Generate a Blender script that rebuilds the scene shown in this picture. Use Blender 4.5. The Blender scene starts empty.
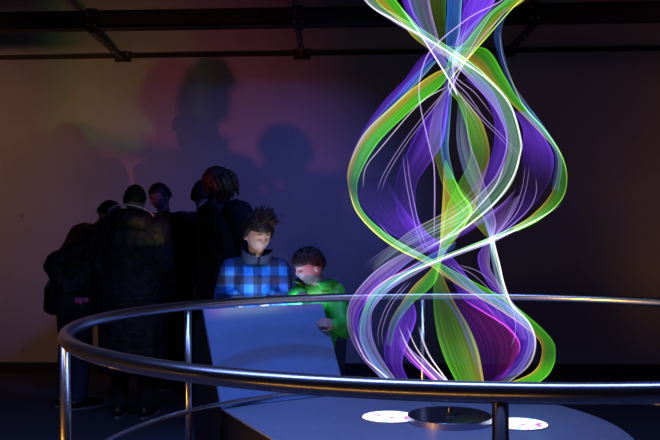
import bpy, bmesh, math, random
from mathutils import Vector, Matrix, Euler, noise
R = math.radians
random.seed(7)
S = bpy.context.scene
COL = S.collection

# ------------------------------------------------------------------ helpers
F, CX, HY, CAMZ = 820.0, 330.0, 240.8, 1.30
def at(px, py, D):
    """a point of the place seen at photo position (px, py), D metres away"""
    return Vector(((px - CX) / F * D, D, CAMZ - (py - HY) / F * D))

def link(name, me, mat=None, parent=None, smooth=True):
    o = bpy.data.objects.new(name, me); COL.objects.link(o)
    if mat is not None:
        for m in (mat if isinstance(mat, (list, tuple)) else [mat]): me.materials.append(m)
    if parent is not None: o.parent = parent
    if smooth:
        for p in me.polygons: p.use_smooth = True
    return o
def obj(name, bm, mat=None, parent=None, smooth=False):
    bmesh.ops.recalc_face_normals(bm, faces=bm.faces)
    me = bpy.data.meshes.new(name); bm.to_mesh(me); bm.free()
    return link(name, me, mat, parent, smooth)
def tag(o, label, cat, group=None):
    o['label'] = label; o['category'] = cat
    if group: o['group'] = group
    return o
def thing(name, label, cat, loc=(0, 0, 0), rz=0.0, group=None):
    o = bpy.data.objects.new(name, None); COL.objects.link(o)
    o.location = loc; o.rotation_euler = (0, 0, rz)
    return tag(o, label, cat, group)
def struct(o): o['kind'] = 'structure'; return o

def box(bm, c, s, rot=None):
    m = Matrix.Translation(c) @ (rot.to_4x4() if rot else Matrix()) @ Matrix.Diagonal((*s, 1))
    return bmesh.ops.create_cube(bm, size=1, matrix=m)['verts']
def cyl(bm, p0, p1, r0, r1=None, n=24, caps=True):
    p0, p1 = Vector(p0), Vector(p1); r1 = r0 if r1 is None else r1
    d = p1 - p0
    q = d.to_track_quat('Z', 'Y').to_matrix().to_4x4()
    bmesh.ops.create_cone(bm, cap_ends=caps, segments=n, radius1=r0, radius2=r1, depth=d.length,
                          matrix=Matrix.Translation((p0 + p1) / 2) @ q)
def ball(bm, c, r, n=14, rot=None):
    r = (r, r, r) if isinstance(r, (int, float)) else r
    m = Matrix.Translation(c) @ (rot.to_4x4() if rot else Matrix()) @ Matrix.Diagonal((*r, 1))
    bmesh.ops.create_uvsphere(bm, u_segments=n * 2, v_segments=n, radius=1, matrix=m)
def bone(bm, p0, p1, r0, r1, n=14):
    p0, p1 = Vector(p0), Vector(p1)
    ball(bm, p0, r0, 8); ball(bm, p1, r1, 8)
    if (p1 - p0).length > 1e-5: cyl(bm, p0, p1, r0, r1, n)
def chain(bm, pts, rs):
    for a, b, ra, rb in zip(pts, pts[1:], rs, rs[1:]): bone(bm, a, b, ra, rb)
def cat(pts, n=10, closed=False):
    """Catmull-Rom through tuples of any length"""
    P = [tuple(p) for p in pts]; out = []
    N = len(P)
    segs = N if closed else N - 1
    for i in range(segs):
        p1, p2 = P[i], P[(i + 1) % N]
        p0 = P[i - 1] if (i > 0 or closed) else tuple(2 * a - b for a, b in zip(p1, p2))
        p3 = P[(i + 2) % N] if (i + 2 < N or closed) else tuple(2 * b - a for a, b in zip(p1, p2))
        for k in range(n):
            t = k / n
            out.append(tuple(.5 * (2 * b + (c - a) * t + (2 * a - 5 * b + 4 * c - d) * t * t + (3 * b - a - 3 * c + d) * t ** 3)
                             for a, b, c, d in zip(p0, p1, p2, p3)))
    if not closed: out.append(P[-1])
    return out
def tube(bm, pts, r, n=10, closed=False, caps=True):
    pts = [Vector(p) for p in pts]; rings = []; N = len(pts)
    up = Vector((0, 0, 1)); prev = None
    for i, p in enumerate(pts):
        a = pts[i - 1] if (i > 0 or closed) else p
        b = pts[(i + 1) % N] if (i + 1 < N or closed) else p
        t = (b - a).normalized()
        if prev is None:
            prev = t.cross(up if abs(t.z) < .9 else Vector((1, 0, 0))).normalized()
        u = (prev - t * prev.dot(t)).normalized(); prev = u
        v = t.cross(u)
        rr = r[i] if isinstance(r, (list, tuple)) else r
        rings.append([bm.verts.new(p + (u * math.cos(2 * math.pi * k / n) + v * math.sin(2 * math.pi * k / n)) * rr) for k in range(n)])
    for i in range(N if closed else N - 1):
        A, B = rings[i], rings[(i + 1) % N]
        for k in range(n): bm.faces.new((A[k], A[(k + 1) % n], B[(k + 1) % n], B[k]))
    if caps and not closed:
        bm.faces.new(rings[0][::-1]); bm.faces.new(rings[-1])
def prism(bm, outline, z0, z1):
    lo = [bm.verts.new((x, y, z0)) for x, y in outline]; hi = [bm.verts.new((x, y, z1)) for x, y in outline]
    n = len(outline)
    bm.faces.new(lo[::-1]); bm.faces.new(hi)
    for i in range(n): bm.faces.new((lo[i], lo[(i + 1) % n], hi[(i + 1) % n], hi[i]))
def loft(bm, secs, n=28, p=2.4):
    """closed body through super-elliptic sections (centre, rx, ry)"""
    rings = []
    for c, rx, ry in secs:
        ring = []
        for k in range(n):
            a = 2 * math.pi * k / n; ca, sa = math.cos(a), math.sin(a)
            ring.append(bm.verts.new((c[0] + rx * math.copysign(abs(ca) ** (2 / p), ca), c[1] + ry * math.copysign(abs(sa) ** (2 / p), sa), c[2])))
        rings.append(ring)
    for A, B in zip(rings, rings[1:]):
        for k in range(n): bm.faces.new((A[k], A[(k + 1) % n], B[(k + 1) % n], B[k]))
    bm.faces.new(rings[0][::-1]); bm.faces.new(rings[-1])
def fuse(bm, voxel, smooth=4, folds=None):
    """one continuous skin over everything in bm"""
    bmesh.ops.recalc_face_normals(bm, faces=bm.faces)
    me = bpy.data.meshes.new('tmp'); bm.to_mesh(me); bm.free()
    o = bpy.data.objects.new('tmp', me); COL.objects.link(o)
    m = o.modifiers.new('r', 'REMESH'); m.mode = 'VOXEL'; m.voxel_size = voxel; m.use_smooth_shade = True
    if smooth:
        s = o.modifiers.new('s', 'SMOOTH'); s.iterations = smooth; s.factor = .5
    dg = bpy.context.evaluated_depsgraph_get()
    out = bpy.data.meshes.new_from_object(o.evaluated_get(dg))
    bpy.data.objects.remove(o); bpy.data.meshes.remove(me)
    if folds:
        amp, sc, zs = folds
        ns = [v.normal.copy() for v in out.vertices]
        for v, nn in zip(out.vertices, ns):
            q = Vector((v.co.x * sc, v.co.y * sc, v.co.z * sc * zs))
            v.co += nn * amp * (noise.noise(q) + .5 * noise.noise(q * 2.3))
    return out

# ------------------------------------------------------------------ materials
def new_mat(name):
    m = bpy.data.materials.new(name); m.use_nodes = True
    nt = m.node_tree; b = nt.nodes['Principled BSDF']
    return m, nt, b
def surf(name, col, rough=.6, metal=0., noise_scale=None, var=.25, bump=0., bump_scale=None, emit=None, es=0., sheen=0.):
    m, nt, b = new_mat(name)
    b.inputs['Roughness'].default_value = rough; b.inputs['Metallic'].default_value = metal
    b.inputs['Base Color'].default_value = (*col, 1)
    if sheen: b.inputs['Sheen Weight'].default_value = sheen
    tc = nt.nodes.new('ShaderNodeTexCoord')
    if noise_scale:
        n = nt.nodes.new('ShaderNodeTexNoise'); n.inputs['Scale'].default_value = noise_scale; n.inputs['Detail'].default_value = 6
        nt.links.new(tc.outputs['Object'], n.inputs['Vector'])
        r = nt.nodes.new('ShaderNodeValToRGB')
        r.color_ramp.elements[0].position = .3; r.color_ramp.elements[1].position = .7
        r.color_ramp.elements[0].color = (*[c * (1 - var) for c in col], 1); r.color_ramp.elements[1].color = (*[min(1, c * (1 + var)) for c in col], 1)
        nt.links.new(n.outputs['Fac'], r.inputs['Fac']); nt.links.new(r.outputs['Color'], b.inputs['Base Color'])
    if bump:
        n2 = nt.nodes.new('ShaderNodeTexNoise'); n2.inputs['Scale'].default_value = bump_scale or 40; n2.inputs['Detail'].default_value = 5
        nt.links.new(tc.outputs['Object'], n2.inputs['Vector'])
        bp = nt.nodes.new('ShaderNodeBump'); bp.inputs['Strength'].default_value = bump; bp.inputs['Distance'].default_value = .01
        nt.links.new(n2.outputs['Fac'], bp.inputs['Height']); nt.links.new(bp.outputs['Normal'], b.inputs['Normal'])
    if emit:
        b.inputs['Emission Color'].default_value = (*emit, 1); b.inputs['Emission Strength'].default_value = es
    return m
def plaid(name):
    m, nt, b = new_mat(name); N = nt.nodes; L = nt.links
    tc = N.new('ShaderNodeTexCoord'); sp = N.new('ShaderNodeSeparateXYZ'); L.new(tc.outputs['Object'], sp.inputs[0])
    def stripe(out, period, off):
        a = N.new('ShaderNodeMath'); a.operation = 'MULTIPLY_ADD'; a.inputs[1].default_value = 1 / period; a.inputs[2].default_value = off; L.new(out, a.inputs[0])
        f = N.new('ShaderNodeMath'); f.operation = 'FRACT'; L.new(a.outputs[0], f.inputs[0])
        g = N.new('ShaderNodeMath'); g.operation = 'GREATER_THAN'; g.inputs[1].default_value = .5; L.new(f.outputs[0], g.inputs[0])
        return g.outputs[0]
    s1 = stripe(sp.outputs['X'], .105, .32); s2 = stripe(sp.outputs['Z'], .105, .1)
    ad = N.new('ShaderNodeMath'); ad.operation = 'ADD'; L.new(s1, ad.inputs[0]); L.new(s2, ad.inputs[1])
    hf = N.new('ShaderNodeMath'); hf.operation = 'MULTIPLY'; hf.inputs[1].default_value = .5; L.new(ad.outputs[0], hf.inputs[0])
    r = N.new('ShaderNodeValToRGB'); r.color_ramp.interpolation = 'CONSTANT'
    e = r.color_ramp.elements; e[0].position = 0; e[0].color = (.004, .016, .06, 1)
    e[1].position = .75; e[1].color = (.015, .20, .62, 1)
    k = e.new(.25); k.color = (.006, .06, .22, 1)
    L.new(hf.outputs[0], r.inputs['Fac']); L.new(r.outputs['Color'], b.inputs['Base Color'])
    b.inputs['Roughness'].default_value = .8
    return m
def light_film(name, stops, strength, stripes=1.0):
    """luminous film: adds light, lets the view through; fine streaks run along it"""
    m = bpy.data.materials.new(name); m.use_nodes = True; nt = m.node_tree; N = nt.nodes; L = nt.links
    N.clear()
    out = N.new('ShaderNodeOutputMaterial'); add = N.new('ShaderNodeAddShader'); tr = N.new('ShaderNodeBsdfTransparent'); em = N.new('ShaderNodeEmission')
    tr.inputs['Color'].default_value = (.91, .91, .91, 1)
    uv = N.new('ShaderNodeUVMap'); uv.uv_map = 'UVMap'
    sp = N.new('ShaderNodeSeparateXYZ'); L.new(uv.outputs[0], sp.inputs[0])
    at_ = N.new('ShaderNodeAttribute'); at_.attribute_name = 'glow'; at_.attribute_type = 'GEOMETRY'
    mp = N.new('ShaderNodeMapping'); mp.inputs['Scale'].default_value = (26, .35, 1); L.new(uv.outputs[0], mp.inputs['Vector'])
    n = N.new('ShaderNodeTexNoise'); n.inputs['Scale'].default_value = 1; n.inputs['Detail'].default_value = 4; n.inputs['Roughness'].default_value = .7
    L.new(mp.outputs[0], n.inputs['Vector'])
    st = N.new('ShaderNodeMapRange'); st.inputs['From Min'].default_value = .40; st.inputs['From Max'].default_value = .62
    st.inputs['To Min'].default_value = 1 - .65 * stripes; st.inputs['To Max'].default_value = 1 + .5 * stripes; L.new(n.outputs['Fac'], st.inputs['Value'])
    # colour across the film, drifting slowly along it
    mp2 = N.new('ShaderNodeMapping'); mp2.inputs['Scale'].default_value = (1.2, .55, 1); L.new(uv.outputs[0], mp2.inputs['Vector'])
    n2 = N.new('ShaderNodeTexNoise'); n2.inputs['Scale'].default_value = 1.6; n2.inputs['Detail'].default_value = 1; L.new(mp2.outputs[0], n2.inputs['Vector'])
    a = N.new('ShaderNodeMath'); a.operation = 'MULTIPLY_ADD'; a.inputs[1].default_value = 1.1; a.inputs[2].default_value = -.55; L.new(n2.outputs['Fac'], a.inputs[0])
    b = N.new('ShaderNodeMath'); b.operation = 'ADD'; L.new(a.outputs[0], b.inputs[0]); L.new(sp.outputs['X'], b.inputs[1])
    rp = N.new('ShaderNodeValToRGB'); el = rp.color_ramp.elements
    for i, (p, c) in enumerate(stops):
        e = el[i] if i < 2 else el.new(p)
        e.position = p; e.color = (*c, 1)
    L.new(b.outputs[0], rp.inputs['Fac']); L.new(rp.outputs['Color'], em.inputs['Color'])
    g = N.new('ShaderNodeMath'); g.operation = 'MULTIPLY'; L.new(at_.outputs['Fac'], g.inputs[0]); L.new(st.outputs[0], g.inputs[1])
    g2 = N.new('ShaderNodeMath'); g2.operation = 'MULTIPLY'; g2.inputs[1].default_value = strength; L.new(g.outputs[0], g2.inputs[0])
    L.new(g2.outputs[0], em.inputs['Strength'])
    L.new(tr.outputs[0], add.inputs[0]); L.new(em.outputs[0], add.inputs[1]); L.new(add.outputs[0], out.inputs['Surface'])
    return m
def glow_mat(name, col, s):
    m = bpy.data.materials.new(name); m.use_nodes = True; nt = m.node_tree; N = nt.nodes; N.clear()
    out = N.new('ShaderNodeOutputMaterial'); e = N.new('ShaderNodeEmission'); e.inputs['Color'].default_value = (*col, 1)
    at_ = N.new('ShaderNodeAttribute'); at_.attribute_name = 'glow'; at_.attribute_type = 'GEOMETRY'
    tr = N.new('ShaderNodeBsdfTransparent'); add = N.new('ShaderNodeAddShader')
    tr.inputs['Color'].default_value = (.97, .97, .97, 1)
    g2 = N.new('ShaderNodeMath'); g2.operation = 'MULTIPLY'; g2.inputs[1].default_value = s; nt.links.new(at_.outputs['Fac'], g2.inputs[0])
    nt.links.new(g2.outputs[0], e.inputs['Strength'])
    nt.links.new(tr.outputs[0], add.inputs[0]); nt.links.new(e.outputs[0], add.inputs[1]); nt.links.new(add.outputs[0], out.inputs['Surface'])
    return m

M = {}
M['concrete'] = surf('cast_concrete', (.42, .40, .40), .85, noise_scale=1.3, var=.12, bump=.15, bump_scale=18)
M['carpet'] = surf('dark_carpet', (.035, .035, .05), .95, noise_scale=60, var=.5, bump=.5, bump_scale=160)
M['ceil'] = surf('black_ceiling', (.02, .02, .02), .9, noise_scale=3)
M['skirting'] = surf('black_trim', (.02, .018, .02), .7, noise_scale=8)
M['steel'] = surf('brushed_steel', (.62, .62, .66), .25, 1.0, noise_scale=30, var=.06)
M['beam'] = surf('black_steel', (.03, .024, .022), .45, .3, noise_scale=12)
M['bolt'] = surf('zinc_bolt', (.6, .58, .55), .3, 1.0)
M['deck'] = surf('grey_laminate', (.20, .22, .29), .42, noise_scale=25, var=.06)
M['skirt'] = surf('black_laminate', (.015, .015, .018), .5, noise_scale=20)
M['panel'] = surf('pale_laminate', (.13, .24, .45), .55, noise_scale=20, var=.05)
M['disc'] = surf('black_gloss', (.016, .016, .02), .22, noise_scale=20)
M['discrim'] = surf('satin_rim', (.30, .32, .45), .3, .9)
M['skin'] = surf('skin', (.31, .255, .245), .5, noise_scale=40, var=.06)
M['skin2'] = surf('skin_tan', (.13, .095, .095), .5, noise_scale=40, var=.06)
M['lip'] = surf('lips', (.45, .18, .16), .45)
M['brow'] = surf('brow_hair', (.035, .022, .018), .7)
M['eye'] = surf('eye_dark', (.05, .035, .03), .3)
M['hair'] = surf('black_hair', (.006, .006, .008), .5, noise_scale=60, var=.5, bump=.3, bump_scale=90)
M['hair_brown'] = surf('brown_hair', (.06, .03, .022), .45, noise_scale=50, var=.6, bump=.6, bump_scale=80)
M['plaid'] = plaid('blue_plaid')
M['green'] = surf('green_nylon', (.03, .46, .05), .5, noise_scale=9, var=.12, bump=.25, bump_scale=22)
M['navy'] = surf('navy_cloth', (.010, .026, .085), .75, noise_scale=20, bump=.3)
M['black'] = surf('black_cloth', (.006, .006, .009), .85, noise_scale=20, bump=.3)
M['coat'] = surf('black_quilt', (.008, .009, .016), .6, noise_scale=14, bump=.5, bump_scale=20)
M['jeans'] = surf('blue_denim', (.03, .045, .10), .85, noise_scale=50, bump=.3)
M['dark_trousers'] = surf('dark_trousers', (.008, .008, .011), .85, noise_scale=30)
M['white_cloth'] = surf('white_cloth', (.55, .56, .65), .7, noise_scale=30, var=.05)
M['shoe'] = surf('dark_shoe', (.015, .014, .015), .4, noise_scale=20)
M['sole'] = surf('pale_sole', (.25, .25, .3), .6, noise_scale=20)
M['pink'] = surf('pink_cloth', (.6, .08, .30), .6, noise_scale=60, var=.6)
M['scarf'] = surf('speckled_scarf', (.03, .028, .035), .9, noise_scale=70, var=.95, bump=.8, bump_scale=60)
M['bead'] = surf('pale_bead', (.6, .55, .45), .3)
M['hair'].node_tree.nodes['Principled BSDF'].inputs['Specular IOR Level'].default_value = .3
M['hood_line'] = surf('pale_hood_line', (.85, .88, .9), .4)  # pale line along the edge of the hood

# ------------------------------------------------------------------ room
WY = lambda x: 8.05 - .0459 * (x + .2)          # the back wall stands very slightly askew
wrot = Matrix.Rotation(math.atan(-.0459), 3, 'Z')
bm = bmesh.new(); box(bm, (0, 3.0, -.05), (16, 14, .1)); struct(obj('floor', bm, M['carpet']))
bm = bmesh.new(); box(bm, (0, 3.0, 4.55), (16, 14, .1)); struct(obj('ceiling', bm, M['ceil']))
bm = bmesh.new()
box(bm, (0, WY(0) + .1, 1.56), (15.9, .2, 3.12), wrot)
box(bm, (0, WY(0) + .11, 3.83), (15.9, .2, 1.34), wrot)
wall = struct(obj('wall_back', bm, M['concrete']))
bm = bmesh.new(); box(bm, (0, WY(0) - .004, 3.14), (15.9, .03, .045), wrot); struct(obj('trim_1', bm, M['skirting']))
bm = bmesh.new(); box(bm, (0, WY(0) - .012, .05), (15.9, .024, .10), wrot); struct(obj('baseboard_back', bm, M['skirting']))
for px, py in ((283, 213), (562, 217), (562, 349), (283, 349), (16, 349), (16, 213)):
    p = at(px, py, 8.05); y = WY(p.x)
    bm = bmesh.new()
    cyl(bm, (p.x, y + .01, p.z), (p.x, y - .006, p.z), .034, .030, 20)
    bmesh.ops.create_cone(bm, cap_ends=True, segments=16, radius1=.017, radius2=.014, depth=.012,
                          matrix=Matrix.Translation((p.x, y - .008, p.z)) @ Matrix.Rotation(R(90), 4, 'X'))
    obj('tie_hole_plug', bm, M['concrete'], wall)

# steel beam along the wall, carried on arms
BD = 7.0; BZ = 3.13
beam = thing('steel_beam', 'black steel beam running along the top of the concrete wall on bracket arms', 'beam', (0, BD, BZ))
brot = wrot
bm = bmesh.new()
box(bm, (0, 0, .0775), (15.6, .03, .155), brot); box(bm, (0, 0, .006), (15.6, .11, .012), brot); box(bm, (0, 0, .149), (15.6, .11, .012), brot)
obj('beam_profile', bm, M['beam'], beam)
for px in (-95, 122, 303, 505):
    x = (px - CX) / F * 8.05
    bm = bmesh.new()
    yb, yw = -.0459 * x - .05, WY(x) - BD
    box(bm, (x, (yb + yw) / 2, -.02), (.05, yw - yb, .035)); box(bm, (x, yw - .008, .0), (.16, .016, .10)); box(bm, (x, yb + .05, .075), (.09, .13, .19))
    arm = obj('bracket_arm', bm, M['beam'], beam)
    for dx, dy, dz in ((-.045, yw - .02, .03), (.045, yw - .02, .03), (-.03, yb - .018, .03), (.03, yb - .018, .03), (-.03, yb - .018, .12), (0, yb + .33, -.04), (0, yb + .7, -.04)):
        bm = bmesh.new(); ball(bm, (x + dx, dy, dz), .011, 6); obj('bolt', bm, M['bolt'], arm, True)

# ------------------------------------------------------------------ round guard rail
RC = Vector((.539, 3.21)); RR = 1.5; RZ = .98; LZ = .459
rail = thing('guard_rail', 'round brushed steel guard rail around the light sculpture', 'railing', (RC.x, RC.y, 0))
bm = bmesh.new(); tube(bm, [(RR * math.cos(2 * math.pi * i / 160), RR * math.sin(2 * math.pi * i / 160), RZ) for i in range(160)], .0235, 20, True)
obj('handrail', bm, M['steel'], rail, True)
bm = bmesh.new(); tube(bm, [(RR * math.cos(2 * math.pi * i / 160), RR * math.sin(2 * math.pi * i / 160), LZ) for i in range(160)], .014, 14, True)
obj('lower_rail', bm, M['steel'], rail, True)
for a in (197.9, 145.9, 90.3, 263.0, 33.0, 327.0):
    c = Vector((RR * math.cos(R(a)), RR * math.sin(R(a)), 0))
    bm = bmesh.new(); cyl(bm, c, c + Vector((0, 0, RZ - .01)), .0178, n=20)
    p = obj('post', bm, M['steel'], rail, True)
    bm = bmesh.new(); cyl(bm, c, c + Vector((0, 0, .012)), .055, .05, 28); obj('base_flange', bm, M['steel'], p)

# ------------------------------------------------------------------ deck and console
DZ = .43
console_foot = (Vector((-.568, 4.27)), Vector((.085, 4.67)))
out = []
c0, r0 = Vector((.157, 3.77)), 1.18
for k in range(33):
    a = R(-80 + 142 * k / 32); out.append((c0.x + r0 * math.cos(a), c0.y + r0 * math.sin(a)))
out += [(.30, 4.76), (.10, 4.67), (-.568, 4.262), (-.245, 3.58), (.22, 2.62)]
deck = thing('sculpture_deck', 'low blue-grey platform with curved edge under the light sculpture', 'platform', (0, 0, 0))
bm = bmesh.new(); prism(bm, out, DZ - .008, DZ); obj('deck_top', bm, M['deck'], deck)
bm = bmesh.new(); cc = Vector((.45, 3.7)); prism(bm, [tuple(cc + (Vector(p) - cc) * .985) for p in out], 0, DZ - .008); obj('deck_skirt', bm, M['skirt'], deck)

con = thing('display_console', 'console with a pale slanted front panel that the two boys lean over', 'console', (-.30, 4.6, 0))
u = (console_foot[1] - console_foot[0]).normalized(); nrm = Vector((-u.y, u.x))     # along, and away from the camera
def quadprism(bm, sec_l, sec_r):
    L_ = [bm.verts.new(p) for p in sec_l]; R_ = [bm.verts.new(p) for p in sec_r]; n = len(L_)
    bm.faces.new(L_); bm.faces.new(R_[::-1])
    for i in range(n): bm.faces.new((L_[i], R_[i], R_[(i + 1) % n], L_[(i + 1) % n]))
o0 = Vector((-.30, 4.6, 0))
fl, fr = Vector((*console_foot[0], DZ)) - o0, Vector((*console_foot[1], DZ)) - o0
tl, tr_ = at(203, 307, 4.45) - o0, at(322, 305, 4.85) - o0
tl.z = tr_.z = .93
back = Vector((nrm.x, nrm.y, 0))
e3 = lambda v, d, z: Vector((v.x, v.y, 0)) + back * d + Vector((0, 0, z))
bm = bmesh.new()
quadprism(bm, [e3(fl, .02, 0), e3(fl, .02, DZ), e3(tl, .02, .915), e3(tl, .13, .85), e3(tl, .13, 0)],
              [e3(fr, .02, 0), e3(fr, .02, DZ), e3(tr_, .02, .915), e3(tr_, .13, .85), e3(tr_, .13, 0)])
obj('cabinet', bm, M['skirt'], con)
bm = bmesh.new()
quadprism(bm, [e3(fl, 0, DZ + .002), e3(fl, .018, DZ + .002), e3(tl, .018, .93), e3(tl, 0, .93)], [e3(fr, 0, DZ + .002), e3(fr, .018, DZ + .002), e3(tr_, .018, .93), e3(tr_, 0, .93)])
obj('front_panel', bm, M['panel'], con)
def screen_mat():
    m, nt, b = new_mat('lit_screen'); N = nt.nodes
    b.inputs['Base Color'].default_value = (.02, .02, .03, 1)
    b.inputs['Emission Color'].default_value = (.40, .60, 1.0, 1); b.inputs['Emission Strength'].default_value = 27
    return m
bm = bmesh.new()
lerp = lambda a, b, t: a + (b - a) * t
sl, sr = lerp(tl, tr_, .30), lerp(tl, tr_, .92)
quadprism(bm, [e3(sl, .030, .913), e3(sl, .030, .918), e3(sl, .118, .866), e3(sl, .118, .861)], [e3(sr, .030, .913), e3(sr, .030, .918), e3(sr, .118, .866), e3(sr, .118, .861)])
M['screen'] = screen_mat(); obj('screen', bm, M['screen'], con)

# recessed lamps in the deck
def lamp_mat():
    m = bpy.data.materials.new('deck_lamp_glass'); m.use_nodes = True; nt = m.node_tree; N = nt.nodes; L = nt.links; N.clear()
    o = N.new('ShaderNodeOutputMaterial'); e = N.new('ShaderNodeEmission'); tc = N.new('ShaderNodeTexCoord')
    n = N.new('ShaderNodeTexNoise'); n.inputs['Scale'].default_value = 17; n.inputs['Detail'].default_value = 2; L.new(tc.outputs['Object'], n.inputs['Vector'])
    r = N.new('ShaderNodeValToRGB'); el = r.color_ramp.elements
    el[0].position = .36; el[0].color = (.30, .85, .95, 1); el[1].position = .46; el[1].color = (1, .97, 1, 1)
    k = el.new(.575); k.color = (1, .95, 1, 1); k = el.new(.63); k.color = (.75, .08, .70, 1)
    L.new(n.outputs['Fac'], r.inputs['Fac']); L.new(r.outputs['Color'], e.inputs['Color']); e.inputs['Strength'].default_value = 1.9
    L.new(e.outputs[0], o.inputs['Surface']); return m
M['lamp'] = lamp_mat()
for px, py, lab in ((389, 417.5, 'glowing round deck lamp to the left of the black turntable disc'), (519, 425, 'glowing round deck lamp to the right of the black turntable disc')):
    D = (CAMZ - DZ) * F / (py - HY); p = at(px, py, D)
    t = thing('deck_lamp', lab, 'lamp', (p.x, p.y, DZ), 0, 'round lamps set in the deck')
    rad = 27.5 * D / F
    bm = bmesh.new(); cyl(bm, (0, 0, 0), (0, 0, .004), rad, rad - .003, 48); obj('lamp_glass', bm, M['lamp'], t)
    bm = bmesh.new(); tube(bm, [((rad + .004) * math.cos(2 * math.pi * i / 64), (rad + .004) * math.sin(2 * math.pi * i / 64), .002) for i in range(64)], .004, 8, True)
    obj('lamp_rim', bm, M['deck'], t, True)

# ------------------------------------------------------------------ the light sculpture
SD = 3.94; SX = (449 - CX) / F * SD; PX = SD / F
sc_ = thing('light_sculpture', 'tall spinning sculpture of green, violet and white light ribbons above a black disc', 'sculpture', (SX, SD, DZ))
base = Vector((SX, SD, DZ))
drad = 42 * PX
bm = bmesh.new(); cyl(bm, (0, 0, 0), (0, 0, .030), drad, drad, 64); dsc = obj('turntable_disc', bm, M['discrim'], sc_)
bm = bmesh.new(); cyl(bm, (0, 0, .030), (0, 0, .034), drad - .002, drad - .006, 64); obj('disc_top', bm, M['disc'], dsc)
bm = bmesh.new(); cyl(bm, (0, 0, .034), (0, 0, .046), .045, .040, 32); cyl(bm, (0, 0, .046), (0, 0, .07), .012, .008, 16); obj('hub', bm, M['disc'], sc_)
bm = bmesh.new(); cyl(bm, (0, 0, 3.98), (0, 0, 4.07), .10, .12, 40); cyl(bm, (0, 0, 3.30), (0, 0, 3.98), .012, .03, 16); obj('ceiling_motor', bm, M['disc'], sc_)

GR, YL, WG = (.12, .75, .03), (.62, .55, .05), (.55, 1.0, .50)
VI, DV, LI = (.22, .06, 1.0), (.07, .012, .42), (.55, .40, 1.0)
BL, CY, WH, MG = (.04, .20, .95), (.25, .60, 1.0), (.95, .9, 1.0), (.50, .03, .42)
FILM = {
 'green': light_film('green_light', [(0, YL), (1, GR), (.45, GR), (.25, YL)], .62, .6),
 'lime': light_film('lime_light', [(0, GR), (1, YL), (.5, (.35, .9, .10))], .38, .5),
 'white': light_film('white_green_light', [(0, LI), (1, WG), (.35, (.6, .9, .9)), (.7, (.3, .95, .45))], .42, 1.2),
 'violet': light_film('violet_light', [(0, DV), (1, VI), (.5, VI)], .50, .55),
 'lilac': light_film('lilac_light', [(0, VI), (1, LI), (.5, (.42, .16, 1.0))], .42, 1.3),
 'blue': light_film('blue_light', [(0, BL), (1, CY), (.6, (.06, .25, .95))], .42, .5),
 'magenta': light_film('magenta_light', [(0, DV), (1, MG), (.5, (.22, .02, .35))], .30, .6),
 'pale': light_film('pale_light', [(0, (.30, .40, .9)), (1, LI), (.5, (.45, .65, .9))], .30, 1.3),
 'olive': light_film('olive_light', [(0, (.20, .22, .03)), (1, (.10, .30, .04))], .40, .6),
}
def sstep(a, b, x):
    t = max(0, min(1, (x - a) / (b - a))); return t * t * (3 - 2 * t)
def film(mat, rows, grad=0., n=12):
    """rows: (ax, ay, bx, by, depth, glow) - the two edges, in photo units around the axis, at the sculpture's own distance"""
    bm = bmesh.new(); uvl = bm.loops.layers.uv.new('UVMap'); gl = bm.verts.layers.float.new('glow')
    TS = (0, .03, .06, .11, .2, .3, .4, .5, .6, .7, .8, .89, .94, .97, 1); cols = len(TS)
    R_ = cat(rows, n); grid = []; vv = 0; seed = random.uniform(0, 60)
    for i, (ax, ay, bx, by, d, g) in enumerate(R_):
        D = SD + d * .42
        A, B = at(ax, ay, D) - base, at(bx, by, D) - base
        if i: vv += ((A + B) / 2 - mid).length * 2.2
        mid = (A + B) / 2
        w = (B - A); row = []
        for k in range(cols):
            t = TS[k]
            p = A + w * t; p.y += .10 * w.length * math.sin(math.pi * t)     # the band is bowed, not flat
            v = bm.verts.new(p); edge = (.8 + 1.0 * (1 - sstep(.03, .11, min(t, 1 - t)))) * ((1 - grad * t) if grad >= 0 else (1 + grad * (1 - t)))
            v[gl] = max(0, g) * edge; row.append((v, t, vv + seed))
        grid.append(row)
    for a, b in zip(grid, grid[1:]):
        for k in range(cols - 1):
            q = (a[k], a[k + 1], b[k + 1], b[k])
            f = bm.faces.new([x[0] for x in q])
            for l, x in zip(f.loops, q): l[uvl].uv = (x[1], x[2])
    return obj('light_ribbon', bm, FILM[mat], sc_, True)
THREAD = {'lilac': glow_mat('lilac_thread', (.62, .45, 1.0), .42), 'white': glow_mat('white_thread', (.92, .82, 1.0), .62), 'magenta': glow_mat('magenta_thread', (.85, .08, .75), .7), 'lime': glow_mat('lime_thread', (.55, .95, .15), .5),
          'blue': glow_mat('blue_thread', (.25, .35, 1.0), .5)}
def thread(mat, rows, w=1.0, n=10):
    """rows: (x, y, depth, glow)"""
    bm = bmesh.new(); gl = bm.verts.layers.float.new('glow'); R_ = cat(rows, n)
    tube(bm, [at(x, y, SD + d * .42) - base for x, y, d, g in R_], w * PX * .5, 6)
    bm.verts.ensure_lookup_table()
    for i, (x, y, d, g) in enumerate(R_):
        for k in range(6): bm.verts[i * 6 + k][gl] = max(0, g) * min(1, i / (.12 * len(R_)), (len(R_) - 1 - i) / (.12 * len(R_)) + (.8 if y > 378 else 0))
    return obj('light_strand', bm, THREAD[mat], sc_, True)

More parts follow.
